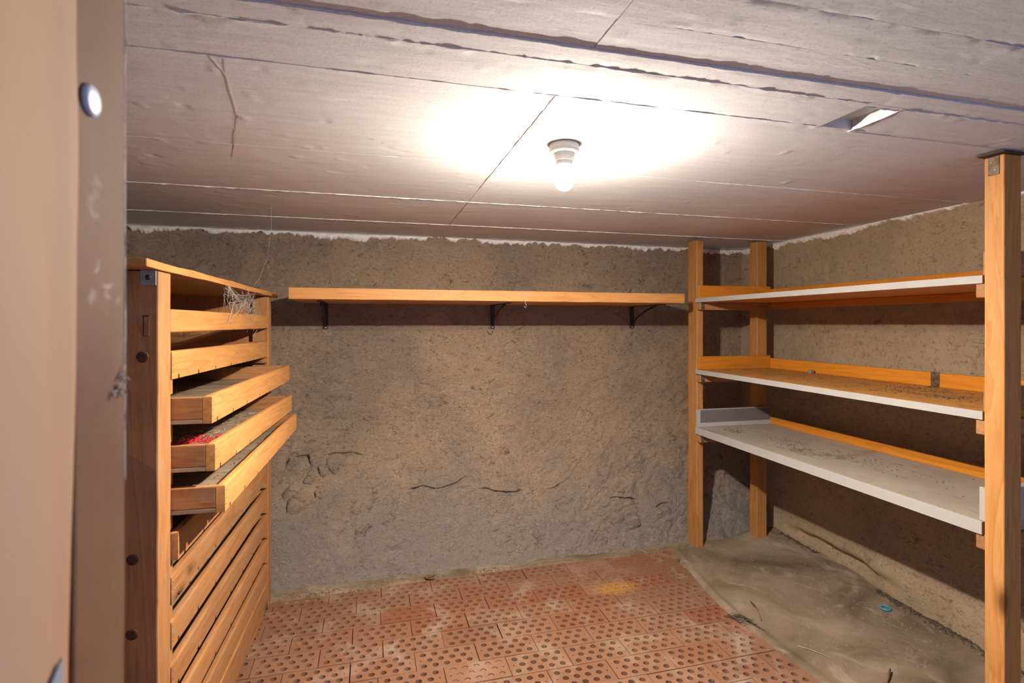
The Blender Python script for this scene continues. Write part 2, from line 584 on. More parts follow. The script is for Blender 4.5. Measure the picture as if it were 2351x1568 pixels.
def back_y(x, z):
    """back wall surface: plumb above, foot thickening towards the floor"""
    s = np.clip((-0.55 - z) / 0.85, 0, 1)
    y = YB - 0.36 * s ** 1.45
    y = y + 0.010 * fbm(x * 1.6, z * 1.6, 3, 5)
    return y


# --- back wall
gx = np.linspace(XL - 0.03, 2.76, 690); gz = np.linspace(FZ - 0.03, CZ + 0.02, 320)
X, Z = np.meshgrid(gx, gz)
wx = X + 0.03 * fbm(X * 9, Z * 9, 2, 71); wz = Z + 0.03 * fbm(X * 9, Z * 9, 2, 72)
Y = back_y(X, Z)
low = sstep(-0.3, -1.1, Z) * np.clip(0.65 + 0.8 * fbm(X * 1.4, Z * 1.4, 2, 9), 0.2, 1.3)
dx_, dz_ = wx * 0.83 + wz * 0.55, -wx * 0.55 + wz * 0.83
rel = 0.0055 * fbm(wx * 14, wz * 18, 4, 11, 0.6) + 0.004 * np.minimum(ridged(wx * 11, wz * 17, 3, 21), 0.55)
rel = rel + 0.006 * np.clip(fbm(dx_ * 16, dz_ * 34, 4, 25, 0.6), -0.5, 0.25)
Y = Y - rel * (1 + 0.8 * low)
Y = Y + low * 0.026 * fbm(wx * 5.5, wz * 7.5, 5, 31, 0.58)
# torn cracks running along the lower wall
for k, (cx0, cx1, cz0, amp) in enumerate([(0.10, 0.62, -0.98, 0.05), (0.62, 1.35, -1.02, 0.07), (1.25, 2.25, -1.17, 0.09), (-0.50, 0.05, -0.80, 0.06)]):
    line = cz0 + amp * fbm(X * 3.2, X * 0 + k, 4, 41 + k)
    on = sstep(cx0, cx0 + 0.08, X) * sstep(cx1, cx1 - 0.08, X) * sstep(-0.15, 0.2, fbm(X * 7, X * 0, 2, 61 + k))
    Y = Y + 0.030 * on * np.exp(-((Z - line) / 0.007) ** 2)
    Y = Y - 0.016 * on * sstep(line - 0.10, line - 0.01, Z) * sstep(line + 0.004, line - 0.004, Z)
wall_back = grid_obj('wall_back', np.stack([X, Y, Z], -1), M['wall_back'])
tag(wall_back, 'rough brown earthy plaster back wall behind the wall shelf', 'wall', kind='structure')

# stones showing through the plaster low on the back wall
for (sx, sz, sw, sh, sd) in [(-0.415, -0.83, 0.055, 0.045, 1), (-0.30, -0.80, 0.028, 0.048, 2), (-0.42, -0.97, 0.042, 0.036, 3),
                             (-0.40, -1.03, 0.05, 0.04, 4), (-0.255, -0.86, 0.022, 0.032, 5), (-0.33, -0.90, 0.03, 0.022, 6),
                             (-0.19, -0.85, 0.026, 0.020, 7), (-0.27, -0.98, 0.024, 0.026, 8), (1.52, -1.24, 0.05, 0.04, 9),
                             (1.62, -1.27, 0.045, 0.04, 10), (0.98, -1.27, 0.022, 0.02, 11)]:
    bm = bmesh.new()
    r = random.Random(sd)
    ns = 9
    ring = [[], []]
    for k in range(ns):
        a = 2 * math.pi * k / ns + r.uniform(-0.25, 0.25)
        q = r.uniform(0.75, 1.25)
        ring[0].append(bm.verts.new((sw * 1.25 * q * math.cos(a), 0.012, sh * 1.25 * q * math.sin(a))))
        ring[1].append(bm.verts.new((sw * 0.95 * q * math.cos(a), -0.010 + r.uniform(-0.004, 0.004), sh * 0.95 * q * math.sin(a))))
    for k in range(ns):
        bm.faces.new((ring[0][k], ring[0][(k + 1) % ns], ring[1][(k + 1) % ns], ring[1][k]))
    cv = bm.verts.new((r.uniform(-.2, .2) * sw, -0.014, r.uniform(-.2, .2) * sh))
    for k in range(ns):
        bm.faces.new((ring[1][k], ring[1][(k + 1) % ns], cv))
    yy = float(back_y(np.array([sx]), np.array([sz]))[0])
    obj_bm('stone', bm, M['wall_back'], wall_back, False, (sx, yy - 0.004, sz), (0, r.uniform(-0.4, 0.4), 0))

# --- right wall
gy = np.linspace(-0.30, 3.45, 420); gz = np.linspace(FZ - 0.03, CZ + 0.02, 230)
Yg, Zg = np.meshgrid(gy, gz)
Xw = right_x(Yg) + 0.008 * fbm(Yg * 1.5, Zg * 1.5, 3, 105)
foot = sstep(-1.12, -1.34, Zg)
Xw = Xw - foot * (0.055 * sstep(2.45, 2.1, Yg) + 0.02 * fbm(Yg * 4, Zg * 4, 3, 106))
Xw = Xw - 0.0028 * fbm(Yg * 13, Zg * 13, 4, 107) - 0.0022 * foot * fbm(Yg * 30, Zg * 30, 3, 108)
crl = -1.335 + 0.022 * fbm(Yg * 4.0, Yg * 0, 4, 109)
on = sstep(2.0, 2.35, Yg) * sstep(2.95, 2.75, Yg)
Xw = Xw + 0.045 * on * np.exp(-((Zg - crl) / 0.026) ** 2)
wall_right = grid_obj('wall_right', np.stack([Xw, Yg, Zg], -1), M['wall_right'], flip=True)
tag(wall_right, 'sandy brown plastered side wall behind the three-board shelving', 'wall', kind='structure')

# --- left wall behind the tray rack
gy = np.linspace(-0.30, 3.45, 120); gz = np.linspace(FZ - 0.03, CZ + 0.02, 70)
Yg, Zg = np.meshgrid(gy, gz)
wall_left = grid_obj('wall_left', np.stack([XL + 0.012 * fbm(Yg * 5, Zg * 5, 5, 131), Yg, Zg], -1), M['wall_back'])
tag(wall_left, 'rough plaster side wall hidden behind the wooden tray rack', 'wall', kind='structure')


# ragged white lime strip where the walls meet the ceiling
def lime_strip(parent, n, place, seed):
    """place(u, depth, z) -> xyz; a lumpy ragged band below the ceiling"""
    u = np.linspace(0, 1, n)
    L = n * 0.0045
    h = 0.027 + 0.032 * fbm(u * L * 16, u * 0, 4, seed, 0.65) + 0.022 * fbm(u * L * 2.2, u * 0, 2, seed + 3)
    h = np.clip(h, 0.0, 0.055)
    rows = 5
    V = []; F = []
    for j in range(rows):
        t = j / (rows - 1)
        for i in range(n):
            d = 0.004 + 0.009 * math.sin(math.pi * min(1, t * 0.95 + 0.05)) * (0.6 + float(h[i]) * 12)
            if t in (0.0, 1.0):
                d = -0.012
            V.append(place(u[i], d if h[i] > 0.004 else -0.012, CZ + 0.004 - t * float(h[i])))
    for j in range(rows - 1):
        for i in range(n - 1):
            if h[i] > 0.003 or h[i + 1] > 0.003:
                F.append((j * n + i, j * n + i + 1, (j + 1) * n + i + 1, (j + 1) * n + i))
    o = obj_from('lime_strip', V, F, M['white_plaster'], parent, True)
    return o


lime_strip(wall_back, 900, lambda u, d, z: (XL + u * (2.70 - XL), YB - 0.006 - d, z), 201)
lime_strip(wall_right, 660, lambda u, d, z: (right_x(0.4 + u * 2.96) - 0.004 - d, 0.4 + u * 2.96, z), 211)

# --- ceiling: a slab with the imprint of each shuttering board
HOLE = (1.195, 1.303, 1.062, 1.212)
bm = bmesh.new()
bmesh.ops.create_cube(bm, size=1.0)
for v in bm.verts:
    v.co = Vector((v.co.x * 4.3, v.co.y * 4.1, v.co.z * 0.16))
ceiling = obj_bm('ceiling', bm, M['ceiling'], None, False, (0.70, 1.50, CZ + 0.028 + 0.08))
tag(ceiling, 'grey board-marked concrete ceiling with raised seams', 'ceiling', kind='structure')


def ceiling_board(x0, x1, y0, y1, dz, seed, tilt=0.0):
    g = 0.0008
    nx = max(4, int((x1 - x0) / 0.0075)); ny = max(4, int((y1 - y0) / 0.011))
    xs = np.linspace(x0 + g, x1 - g, nx); ys = np.linspace(y0 + g, y1 - g, ny)
    ys = np.concatenate([[ys[0], ys[0] + 0.003], ys[1:-1], [ys[-1] - 0.003, ys[-1]]])
    xs = np.concatenate([[xs[0]], xs, [xs[-1]]]); ys = np.concatenate([[ys[0]], ys, [ys[-1]]])
    Xc, Yc = np.meshgrid(xs, ys)
    z = CZ + dz + tilt * (Yc - (y0 + y1) / 2)
    z = z + 0.0007 * fbm(Xc * 2.2, Yc * 5, 3, seed) + 0.0004 * fbm(Xc * 9, Yc * 26, 3, seed + 3)
    ck = np.clip(fbm(Xc * 22, Yc * 44, 2, seed + 9, 0.35) - 0.60, 0, 1)
    z = z - 0.007 * ck
    z = z + 0.006 * np.clip(fbm(Xc * 18, Yc * 40, 2, seed + 12, 0.35) - 0.62, 0, 1)
    # crumbled edges
    de = np.minimum(np.minimum(Yc - y0, y1 - Yc), np.minimum(Xc - x0, x1 - Xc))
    z = z + 0.004 * sstep(0.010, 0.0, de) * np.clip(fbm(Xc * 38, Yc * 20, 3, seed + 5) + 0.05, 0, 1) * sstep(-0.1, 0.35, fbm(Xc * 3, Yc * 0, 2, seed + 6))
    z[0, :] = z[-1, :] = CZ + 0.03
    z[:, 0] = z[:, -1] = CZ + 0.03
    o = grid_obj('ceiling_board', np.stack([Xc, Yc, z], -1), M['ceiling'], ceiling, flip=True)
    o.data.set_sharp_from_angle(angle=math.radians(50))
    o.location = -ceiling.location
    return o


S = 0.43
bands = [(-0.32, 0.20, 0.0038), (0.20, 0.76, 0.0042), (0.76, 0.875, 0.0038), (0.875, 0.980, 0.0046),
         (0.980, 1.045, 0.0), (1.045, 1.20, 0.0009), (1.20, 1.78, 0.0014), (1.78, 2.35, 0.0010),
         (2.35, 2.93, 0.0024), (2.93, 3.46, 0.0030)]
sd = 300
for (y0, y1, dz) in bands:
    if abs(y0 - 1.045) < 1e-6:
        xs = [(XL - 0.05, HOLE[0]), (HOLE[1], XR + 0.05)]
    elif y0 in (0.980,):
        xs = [(XL - 0.05, XR + 0.05)]
    else:
        xs = [(XL - 0.05, S), (S, XR + 0.05)]
    for (x0, x1) in xs:
        sd += 7
        ceiling_board(x0, x1, y0, y1, dz + (sd % 5) * 0.0002, sd)
# remaining slivers around the recess
ceiling_board(HOLE[0], HOLE[1], 1.045, HOLE[2], 0.0006, 901)


def seam(y, x0, x1, hmax, seed, gaps=0.0, along='x', wid=0.0035):
    """a thin broken fin of leaked cement along a board joint"""
    n = int((x1 - x0) / 0.006)
    V = []; F = []
    us = np.linspace(x0, x1, n)
    h = hmax * np.clip(0.55 + 1.1 * fbm(us * 26, us * 0 + seed, 4, seed, 0.7) - gaps, 0, 1.4)
    o = 0.0012 * fbm(us * 25, us * 0, 3, seed + 2)
    for i in range(n):
        w = wid * (0.5 + 0.6 * float(h[i]) / hmax)
        tip = CZ - float(h[i]) + 0.0005
        for (dw, z) in ((-w, CZ + 0.006), (-w * 0.4, tip), (w * 0.4, tip), (w, CZ + 0.006)):
            V.append((us[i], y + dw + o[i], z) if along == 'x' else (y + dw + o[i], us[i], z))
    for i in range(n - 1):
        for k in range(3):
            F.append((i * 4 + k, i * 4 + k + 1, (i + 1) * 4 + k + 1, (i + 1) * 4 + k))
    ob = obj_from('seam', V, F, M['ceiling'], ceiling, False)
    ob.location = -ceiling.location
    return ob


seam(2.35, XL, 2.70, 0.0028, 3)
seam(2.93, XL, 2.70, 0.0022, 4, 0.1)
seam(1.043, XL, 1.18, 0.0035, 5, 0.25); seam(1.05, 1.31, 2.70, 0.0035, 6, 0.1)
seam(1.20, XL, 1.19, 0.0022, 7, 0.3); seam(1.212, 1.31, 2.6, 0.002, 8, 0.45)
seam(1.785, 1.2, 2.65, 0.0022, 9, 0.15)
seam(S, 1.205, 2.93, 0.0020, 10, 0.3, 'y', 0.0022)
seam(S, 0.5, 0.97, 0.0, 11, 0.3, 'y') if False else None
seam(0.983, XL, 2.70, 0.0022, 12, 0.35)
# crumbs of cement along the rim of the recess
seam(HOLE[2], HOLE[0], HOLE[1] + 0.01, 0.003, 13, 0.0); seam(HOLE[1], HOLE[2] - 0.01, HOLE[3], 0.003, 14, 0.0, 'y')

# --- floor: concrete with a bed for the bricks
def border_x(y):
    return 1.693 + 0.10 * np.clip((y - 2.25) / 0.65, 0, 1.2) ** 1.6 + 0.012 * np.sin(y * 5.0)


gx = np.linspace(XL - 0.03, XR + 0.03, 400); gy = np.linspace(-0.32, 3.42, 360)
X, Y = np.meshgrid(gx, gy)
bx = border_x(Y)
brick_zone = sstep(bx + 0.006, bx - 0.006, X) * sstep(2.975, 2.95, Y)
z = FZ + 0.005 * fbm(X * 2.0, Y * 2.0, 3, 401) + 0.0022 * fbm(X * 12, Y * 12, 4, 402)
z = z + 0.012 * np.exp(-((X - bx - 0.03) / 0.022) ** 2) * (0.7 + 0.5 * fbm(X * 9, Y * 9, 2, 403)) * sstep(3.0, 2.9, Y)
z = z + 0.02 * sstep(2.28, 2.55, X) * sstep(1.5, 2.6, Y) + 0.008 * sstep(2.35, 2.5, X) * fbm(X * 20, Y * 20, 3, 404)
zb = FZ - 0.052 + 0.0018 * fbm(X * 22, Y * 22, 3, 405)
# drifted dirt over the bricks along the wall and in the far left corner
dirt = 0.011 * sstep(0.16, -0.55, X) * sstep(2.78, 2.96, Y) + 0.010 * sstep(2.90, 2.97, Y)
zb = zb + np.where(dirt > 0.0045, 0.046, 0.0) + dirt * (0.75 + 0.7 * fbm(X * 8, Y * 8, 3, 406))
z = z * (1 - brick_zone) + zb * brick_zone
z = z + 0.012 * sstep(2.93, 3.02, Y) * (0.6 + fbm(X * 6, Y * 6, 3, 407))
floor = grid_obj('floor', np.stack([X, Y, z], -1), M['floor'])
tag(floor, 'cellar floor of perforated red bricks beside bare stained concrete', 'floor', kind='structure')

BL, BW, BH, HR = 0.2556, 0.1246, 0.060, 0.0131
PX, PY = 0.2586, 0.1275


def brick_mesh(name, outline, holes, depth):
    """outline CCW polygon (local), holes: (x, y, r, n)"""
    ch = 0.0015
    polys = [[Vector((x, y, 0)) for x, y in outline]]
    for (hx, hy, hr, n, hd) in holes:
        polys.append([Vector((hx + hr * math.cos(2 * math.pi * k / n), hy + hr * 0.94 * math.sin(2 * math.pi * k / n), 0)) for k in range(n)])
    flat = [p for poly in polys for p in poly]
    tris = tessellate_polygon(polys)
    V = [tuple(p) for p in flat]; F = []
    for t in tris:
        a, b_, c = (flat[i] for i in t)
        F.append(tuple(t) if (b_ - a).cross(c - a).z > 0 else tuple(reversed(t)))
    no = len(outline)
    base = len(V)
    for x, y in outline:
        V.append((x, y, -BH))
    for i in range(no):
        F.append((i, base + i, base + (i + 1) % no, (i + 1) % no))
    o = no
    for (hx, hy, hr, n, hd) in holes:
        b0 = len(V)
        for k in range(n):
            p = flat[o + k]
            V.append((hx + (p.x - hx) * 0.94, hy + (p.y - hy) * 0.94, -hd))
        for k in range(n):
            F.append((o + k, o + (k + 1) % n, b0 + (k + 1) % n, b0 + k))
        F.append(tuple(b0 + k for k in range(n)))
        o += n
    me = bpy.data.meshes.new(name)
    me.from_pydata(V, [], F)
    me.materials.append(M['brick'])
    me.update()
    return me


def hole_list(r, deep):
    H = []
    for fy in (-0.30, 0.30):
        for fx in (-0.37, -0.185, 0.0, 0.185, 0.37):
            H.append(((fx + (0.012 if fy > 0 else -0.0)) * BL, fy * BW, HR, 12))
    for fx in (-0.2775, -0.0925, 0.0925, 0.2775):
        H.append((fx * BL, 0.0, HR, 12))
    H.append((-0.42 * BL, 0.0, 0.004, 6)); H.append((0.42 * BL, 0.0, 0.004, 6))
    return [(x, y, rr, n, max(0.003, deep * r.uniform(0.55, 1.25))) for (x, y, rr, n) in H]


rb = random.Random(23)
OUT = [(-BL / 2, -BW / 2), (BL / 2, -BW / 2), (BL / 2, BW / 2), (-BL / 2, BW / 2)]
variants = [brick_mesh('brick', OUT, hole_list(rb, d), d) for d in (0.036, 0.030, 0.026, 0.034, 0.020, 0.030)]
shallow = [brick_mesh('brick', OUT, hole_list(rb, d), d) for d in (0.005, 0.007)]
offs = [0.065, 0.201, 0.056, 0.190, 0.060, 0.187, 0.036, 0.178, 0.040, 0.170, 0.030, 0.165, 0.040, 0.17, 0.03, 0.16, 0.03, 0.17, 0.04]
for r in range(19):
    y1 = 2.947 - r * PY
    yc = y1 - PY / 2
    k0 = math.floor((-0.80 - offs[r]) / PX)
    k = k0
    while True:
        xa = offs[r] + k * PX + (PX - BL) / 2
        k += 1
        xb = xa + BL
        bl, bh = float(border_x(yc - BW / 2)), float(border_x(yc + BW / 2))
        if xa > min(bl, bh) - 0.035:
            break
        xc = (xa + xb) / 2
        if xb > min(bl, bh):
            o = [(xa - xc, -BW / 2), (min(bl, xb) - xc, -BW / 2), (min(bh, xb) - xc, BW / 2), (xa - xc, BW / 2)]
            H = [h for h in hole_list(rb, 0.022) if h[0] + h[2] + 0.006 < o[1][0] + (o[2][0] - o[1][0]) * (h[1] / BW + 0.5)]
            me = brick_mesh('brick', o, H, 0.014)
        elif (r < 4 and xc > 1.1 and rb.random() < 0.55) or rb.random() < 0.06:
            me = rb.choice(shallow)
        else:
            me = rb.choice(variants)
        ob = bpy.data.objects.new('brick', me)
        ob.location = (xc + rb.uniform(-0.001, 0.001), yc + rb.uniform(-0.001, 0.001), FZ + rb.uniform(-0.0012, 0.0012))
        ob.rotation_euler = (rb.uniform(-0.006, 0.006), rb.uniform(-0.004, 0.004), rb.uniform(-0.006, 0.006) + (math.pi if (me in variants and rb.random() < 0.5) else 0))
        link(ob, floor)
bm = None

# --- doorway on the left, in the foreground: plaster reveal and the brown door frame
JX = -0.18
n = 120
zs = np.linspace(FZ, CZ + 0.02, n)
V = []; F = []
for i, zz in enumerate(zs):
    e = 0.3985 + 0.0035 * math.sin(zz * 7.5 + 0.8) + 0.004 * float(fbm(np.array([zz * 6.0]), np.array([0.0]), 3, 77)[0])
    bu = 0.0015 * float(fbm(np.array([zz * 3.0]), np.array([3.0]), 3, 78)[0])
    V += [(JX + 0.003 + bu, -0.30, zz), (JX + 0.003 + bu, e - 0.012, zz), (JX + 0.002 + bu, e - 0.004, zz), (JX - 0.004, e, zz), (JX - 0.30, e, zz), (JX - 0.30, -0.30, zz)]
for i in range(n - 1):
    for k in range(6):
        F.append((i * 6 + k, i * 6 + (k + 1) % 6, (i + 1) * 6 + (k + 1) % 6, (i + 1) * 6 + k))
F.append(tuple(range(6))[::-1]); F.append(tuple(range((n - 1) * 6, n * 6)))
wf = obj_from('wall_front', V, F, M['pink'], None, True)
wf.data.set_sharp_from_angle(angle=math.radians(40))
tag(wf, 'pale pinkish plaster reveal of the doorway in the left foreground', 'wall', kind='structure')

tr = box('trim_1', JX - 0.30, JX, 0.400, 0.4735, FZ, CZ + 0.004, M['brown'], None, 0.0025, 2, 0.0004, 30, 5)
tag(tr, 'scuffed brown painted door frame post at the left edge', 'door frame', kind='structure')
tl = tr.location
# round pale cap and a metal plate on the frame
o = lathe('screw_cap', [(0.0, 0.0), (0.0105, 0.0), (0.0105, 0.0022), (0.009, 0.0036), (0.004, 0.0030), (0.0, 0.0028)], M['cap'], tr, 24)
o.rotation_euler = (0, math.pi / 2, 0)
o.location = Vector((JX - 0.0004, 0.4185, 0.149)) - tl
tag(o, 'pale blue round cap')
V = [(JX + 0.0035, 0.352, -0.245), (JX + 0.0035, 0.3755, -0.245), (JX + 0.0035, 0.3755, -0.198), (JX + 0.0035, 0.352, -0.216)]
V += [(x + 0.0016, y, zz) for x, y, zz in V]
o = obj_from('metal_plate', V, [(3, 2, 1, 0), (4, 5, 6, 7), (0, 1, 5, 4), (1, 2, 6, 5), (2, 3, 7, 6), (3, 0, 4, 7)], M['plate'], wf)
tag(o, 'blue-grey metal plate')
we = box('lit_worn_edge', JX - 0.0014, JX + 0.0004, 0.4722, 0.4739, -0.12, 0.26, M['lit_worn'], tr, 0.0009, 2, 0.0002, 24, 9)  # pale strip: the edge's lamplight painted in, over worn paint
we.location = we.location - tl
# lint and cobweb stuck on the frame edge
fl = []
for (yy, zz) in [(0.468, -0.038), (0.462, -0.048), (0.457, -0.050)]:
    for _ in range(5):
        p0 = Vector((JX + 0.001, yy + rnd.uniform(-.004, .004), zz + rnd.uniform(-.004, .004)))
        fl.append(([p0, p0 + Vector((0.0015, rnd.uniform(-.006, .006), rnd.uniform(-.005, .005))), p0 + Vector((0.0005, rnd.uniform(-.006, .006), rnd.uniform(-.005, .005)))], 0.00045))
o = tubes('lint', fl, M['web'], tr, 5)
o.location = -tl

# ------------------------------------------------------------------ ceiling lamp
lx, ly = 0.572, 1.524
lamp = empty('ceiling_lamp', (lx, ly, CZ))
tag(lamp, 'white porcelain ceiling lamp holder with a bare lit bulb', 'lamp')
lathe('base', [(0.0, 0.002), (0.043, 0.002), (0.0445, -0.002), (0.0445, -0.021), (0.042, -0.025), (0.030, -0.0265), (0.0, -0.0265)], M['porcelain'], lamp, 48)
lathe('socket', [(0.0, -0.024), (0.031, -0.024), (0.0305, -0.034), (0.0265, -0.048), (0.0255, -0.050), (0.0, -0.050)], M['porcelain'], lamp, 40)
lathe('collar', [(0.0, -0.047), (0.0225, -0.047), (0.0245, -0.051), (0.0250, -0.060), (0.0240, -0.064), (0.0, -0.064)], M['porcelain'], lamp, 40)
prof = [(0.0, -0.062), (0.0225, -0.0625), (0.0250, -0.066), (0.0225, -0.0705), (0.0180, -0.073), (0.0195, -0.079), (0.0235, -0.086), (0.0268, -0.093),
        (0.0285, -0.101), (0.0290, -0.107), (0.0280, -0.114), (0.0250, -0.1225), (0.0200, -0.1300), (0.0130, -0.1350), (0.006, -0.1372), (0.0, -0.1376)]
bulb = lathe('bulb', prof, M['bulb'], lamp, 32)
tag(bulb, 'lit glass bulb')

# ------------------------------------------------------------------ wooden tray rack on the left
RA = -0.033
rack = empty('tray_rack', (-0.5208, 1.562, FZ), RA)
tag(rack, 'wooden rack of slatted trays standing along the left side', 'rack')
G = -FZ     # local z = world z + G


def zl(z):
    return z + G


DEPTH = 0.52
o = box('post', -0.145, 0.0, 0.0, 0.083, 0.0, zl(0.135), M['old_z'], rack, 0.004, 2, 0.0012, 14, 3)
front_post = o
for (px, pz) in [(-0.036, zl(-0.085)), (-0.058, zl(-0.60)), (-0.060, zl(-0.79))]:
    k = lathe('knot', [(0.0, 0.0), (0.015, 0.0), (0.013, 0.0012), (0.006, 0.0007), (0.0, 0.0009)], M['knot'], o, 18)
    k.rotation_euler = (math.pi / 2, 0, 0)
    k.location = Vector((px, 0.0003, pz)) - o.location
k = box('mortise', -0.035, -0.0195, -0.0006, 0.006, zl(-0.032), zl(0.022), M['knot'], o, 0.0003)
k.location = k.location - o.location
k2 = box('plug', -0.0325, -0.0205, -0.0008, 0.004, zl(-0.031), zl(0.017), M['old_z'], k, 0.0003)
k2.location = k2.location - o.location - k.location
box('post', -0.075, 0.0, 1.305, 1.375, 0.0, zl(0.132), M['old_z'], rack, 0.003, 1, 0.001, 10, 4)
box('post', -DEPTH, -DEPTH + 0.06, 0.0, 0.083, 0.0, zl(0.135), M['old_z'], rack, 0.003)
box('post', -DEPTH, -DEPTH + 0.06, 1.305, 1.375, 0.0, zl(0.132), M['old_z'], rack, 0.003)
box('top_board', -DEPTH - 0.02, 0.008, -0.085, 1.500, zl(0.1372), zl(0.158), M['pine_y'], rack, 0.003, 2, 0.0014, 14, 6)
box('front_rail', -0.022, 0.002, 0.0835, 1.306, zl(-0.024), zl(0.040), M['pine_y'], rack, 0.006, 3, 0.0006, 8, 7)
box('base_board', -0.022, 0.0, 0.0835, 1.3045, 0.004, zl(-1.268), M['old_y'], rack, 0.003, 1, 0.001, 8, 8)
box('back_board', -DEPTH - 0.014, -DEPTH - 0.001, 0.0, 1.375, 0.05, zl(0.13), M['old_y'], rack, 0.002)
box('side_panel', -DEPTH + 0.0605, -0.1455, 0.030, 0.048, 0.02, zl(0.134), M['old_z'], rack, 0.002)
box('side_panel', -DEPTH + 0.0605, -0.0755, 1.330, 1.348, 0.02, zl(0.131), M['old_z'], rack, 0.002)
# metal angle under the top board
br = box('angle_bracket', -0.040, -0.004, -0.0025, -0.0002, zl(0.098), zl(0.1365), M['grey_metal'], rack, 0.0006)
V = []
k = lathe('bolt_hole', [(0.0, 0.0), (0.0075, 0.0), (0.0065, 0.0012), (0.0, 0.0014)], M['dark_metal'], br, 8)
k.rotation_euler = (math.pi / 2, 0, 0); k.location = (0.0, -0.0012, 0.001)

TRAY_Z = [-0.075, -0.199, -0.330, -0.446, -0.568, -0.690, -0.812, -0.934, -1.056, -1.178]
TL = 1.203            # tray length along y
for i, tz in enumerate(TRAY_Z):
    for (ya, yb) in ((0.0832, 0.104), (1.284, 1.3048)):
        zt = zl(tz) - 0.0772
        hb = (TRAY_Z[i] - TRAY_Z[i + 1] - 0.077 - 0.006) if i + 1 < len(TRAY_Z) else 0.010
        box('runner', -DEPTH + 0.062, -0.003, ya, yb, zt - max(0.012, hb), zt, M['old_x'], rack, 0.001)


def make_tray(name):
    t = empty(name, (0, 0, 0), RA)
    H0, H1 = -0.065, 0.0      # board bottom/top
    ed = [0.0, 0.050, 0.212, 0.385, 0.570, 0.740, 0.910, 1.065, TL]
    prof = [(0.0, H1), (0.0, H0 - 0.012)]
    for e_ in ed[1:-1]:
        prof += [(e_ - 0.006, H0 - 0.012), (e_ - 0.006, H0 - 0.001), (e_ + 0.006, H0 - 0.001), (e_ + 0.006, H0 - 0.012)]
    prof += [(TL, H0 - 0.012), (TL, H1)]
    bm = bmesh.new()
    vv = [bm.verts.new((-0.023, y - TL / 2, z + 0.03)) for y, z in prof]
    f0 = bm.faces.new(vv)
    ex = bmesh.ops.extrude_face_region(bm, geom=[f0])
    for v in ex['geom']:
        if isinstance(v, bmesh.types.BMVert):
            v.co.x = 0.0
    tops = [e for e in bm.edges if all(abs(v.co.z - H1 - 0.03) < 1e-5 for v in e.verts)]
    bmesh.ops.bevel(bm, geom=tops, offset=0.007, segments=3, affect='EDGES', profile=0.5)
    fb = obj_bm('front_board', bm, M['pine_y'], t, False, (0, TL / 2, -0.03))
    fb.data.set_sharp_from_angle(angle=math.radians(40))
    box('back_board', -0.488, -0.468, 0.0, TL, H0, H1 - 0.004, M['old_y'], t, 0.004)
    box('end_board', -0.467, -0.0232, 0.0, 0.020, H0, H1 - 0.004, M['old_x'], t, 0.003, 2)
    box('end_board', -0.467, -0.0232, TL - 0.020, TL, H0, H1 - 0.004, M['old_x'], t, 0.003, 2)
    for k in range(len(ed) - 1):
        a = ed[k] + (0.006 if k else 0.0); b_ = ed[k + 1] - (0.006 if k < len(ed) - 2 else 0.0)
        s = box('slat', -0.486, -0.0235, a, b_, H0 - 0.0118, H0 - 0.0003, M['slat'], t, 0.0012)
    # nail heads along the near end of the front board
    for zz in (-0.018, -0.040, -0.058):
        nl = lathe('nail', [(0.0, 0.0), (0.0018, 0.0), (0.0014, 0.0006), (0.0, 0.0006)], M['dark_metal'], t, 8)
        nl.rotation_euler = (0, math.pi / 2, 0); nl.location = (0.0, 0.010, zz)
    return t


def copy_tree(o, parent=None):
    c = o.copy()
    COL.objects.link(c)
    if parent is not None:
        c.parent = parent
    for ch in list(o.children):
        copy_tree(ch, c)
    return c


T_LABEL = [
    'topmost slatted wooden tray, pushed in just below the plain front rail',
    'uppermost of the three pulled-out wooden trays, empty with grey slats',
    'middle pulled-out wooden tray holding straw and a red net',
    'lowest of the three pulled-out wooden trays, sticking out furthest',
    'closed tray shaded directly beneath the lowest pulled-out tray',
    'slatted tray with a brown stained front, second below the pulled-out trays',
    'pushed-in slatted tray, third below the pulled-out trays',
    'pushed-in slatted tray, fourth below the pulled-out trays',
    'pushed-in slatted tray, second from the bottom of the rack',
    'lowest pushed-in slatted tray, just above the base board of the rack']
PULL = [0.001, 0.100, 0.108, 0.133, 0.016, 0.0, 0.0, 0.0, 0.0, 0.0]
TILT = [-0.008, -0.004, -0.018, 0.0, 0.0, 0.0, 0.0, 0.0, 0.0, 0.0]
YAWS = [0.0, 0.0, -0.003, 0.0, 0.0, 0.0, 0.0, 0.0, 0.0, 0.0]
proto = make_tray('slatted_tray')
trays = [proto] + [copy_tree(proto) for _ in range(9)]
for t, z0, lab, pull, tl_, yw in zip(trays, TRAY_Z, T_LABEL, PULL, TILT, YAWS):
    tag(t, lab, 'tray', 'slatted trays in the wooden rack')
    lxp, lyp = pull, 0.0872
    t.location = (-0.5208 + lxp * math.cos(RA) - lyp * math.sin(RA), 1.562 + lxp * math.sin(RA) + lyp * math.cos(RA), z0)
    t.rotation_euler = (tl_, 0, RA + yw)
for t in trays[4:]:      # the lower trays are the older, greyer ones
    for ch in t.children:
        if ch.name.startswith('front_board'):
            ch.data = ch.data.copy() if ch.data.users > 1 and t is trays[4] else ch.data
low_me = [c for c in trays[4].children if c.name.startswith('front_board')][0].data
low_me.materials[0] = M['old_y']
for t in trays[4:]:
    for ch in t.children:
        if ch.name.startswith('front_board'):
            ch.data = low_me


def tray_pt(i, x, y, z):
    t = trays[i]
    c, s = math.cos(RA), math.sin(RA)
    zz = z + math.sin(t.rotation_euler[0]) * y
    return Vector((t.location.x + x * c - y * s, t.location.y + x * s + y * c, t.location.z + zz))


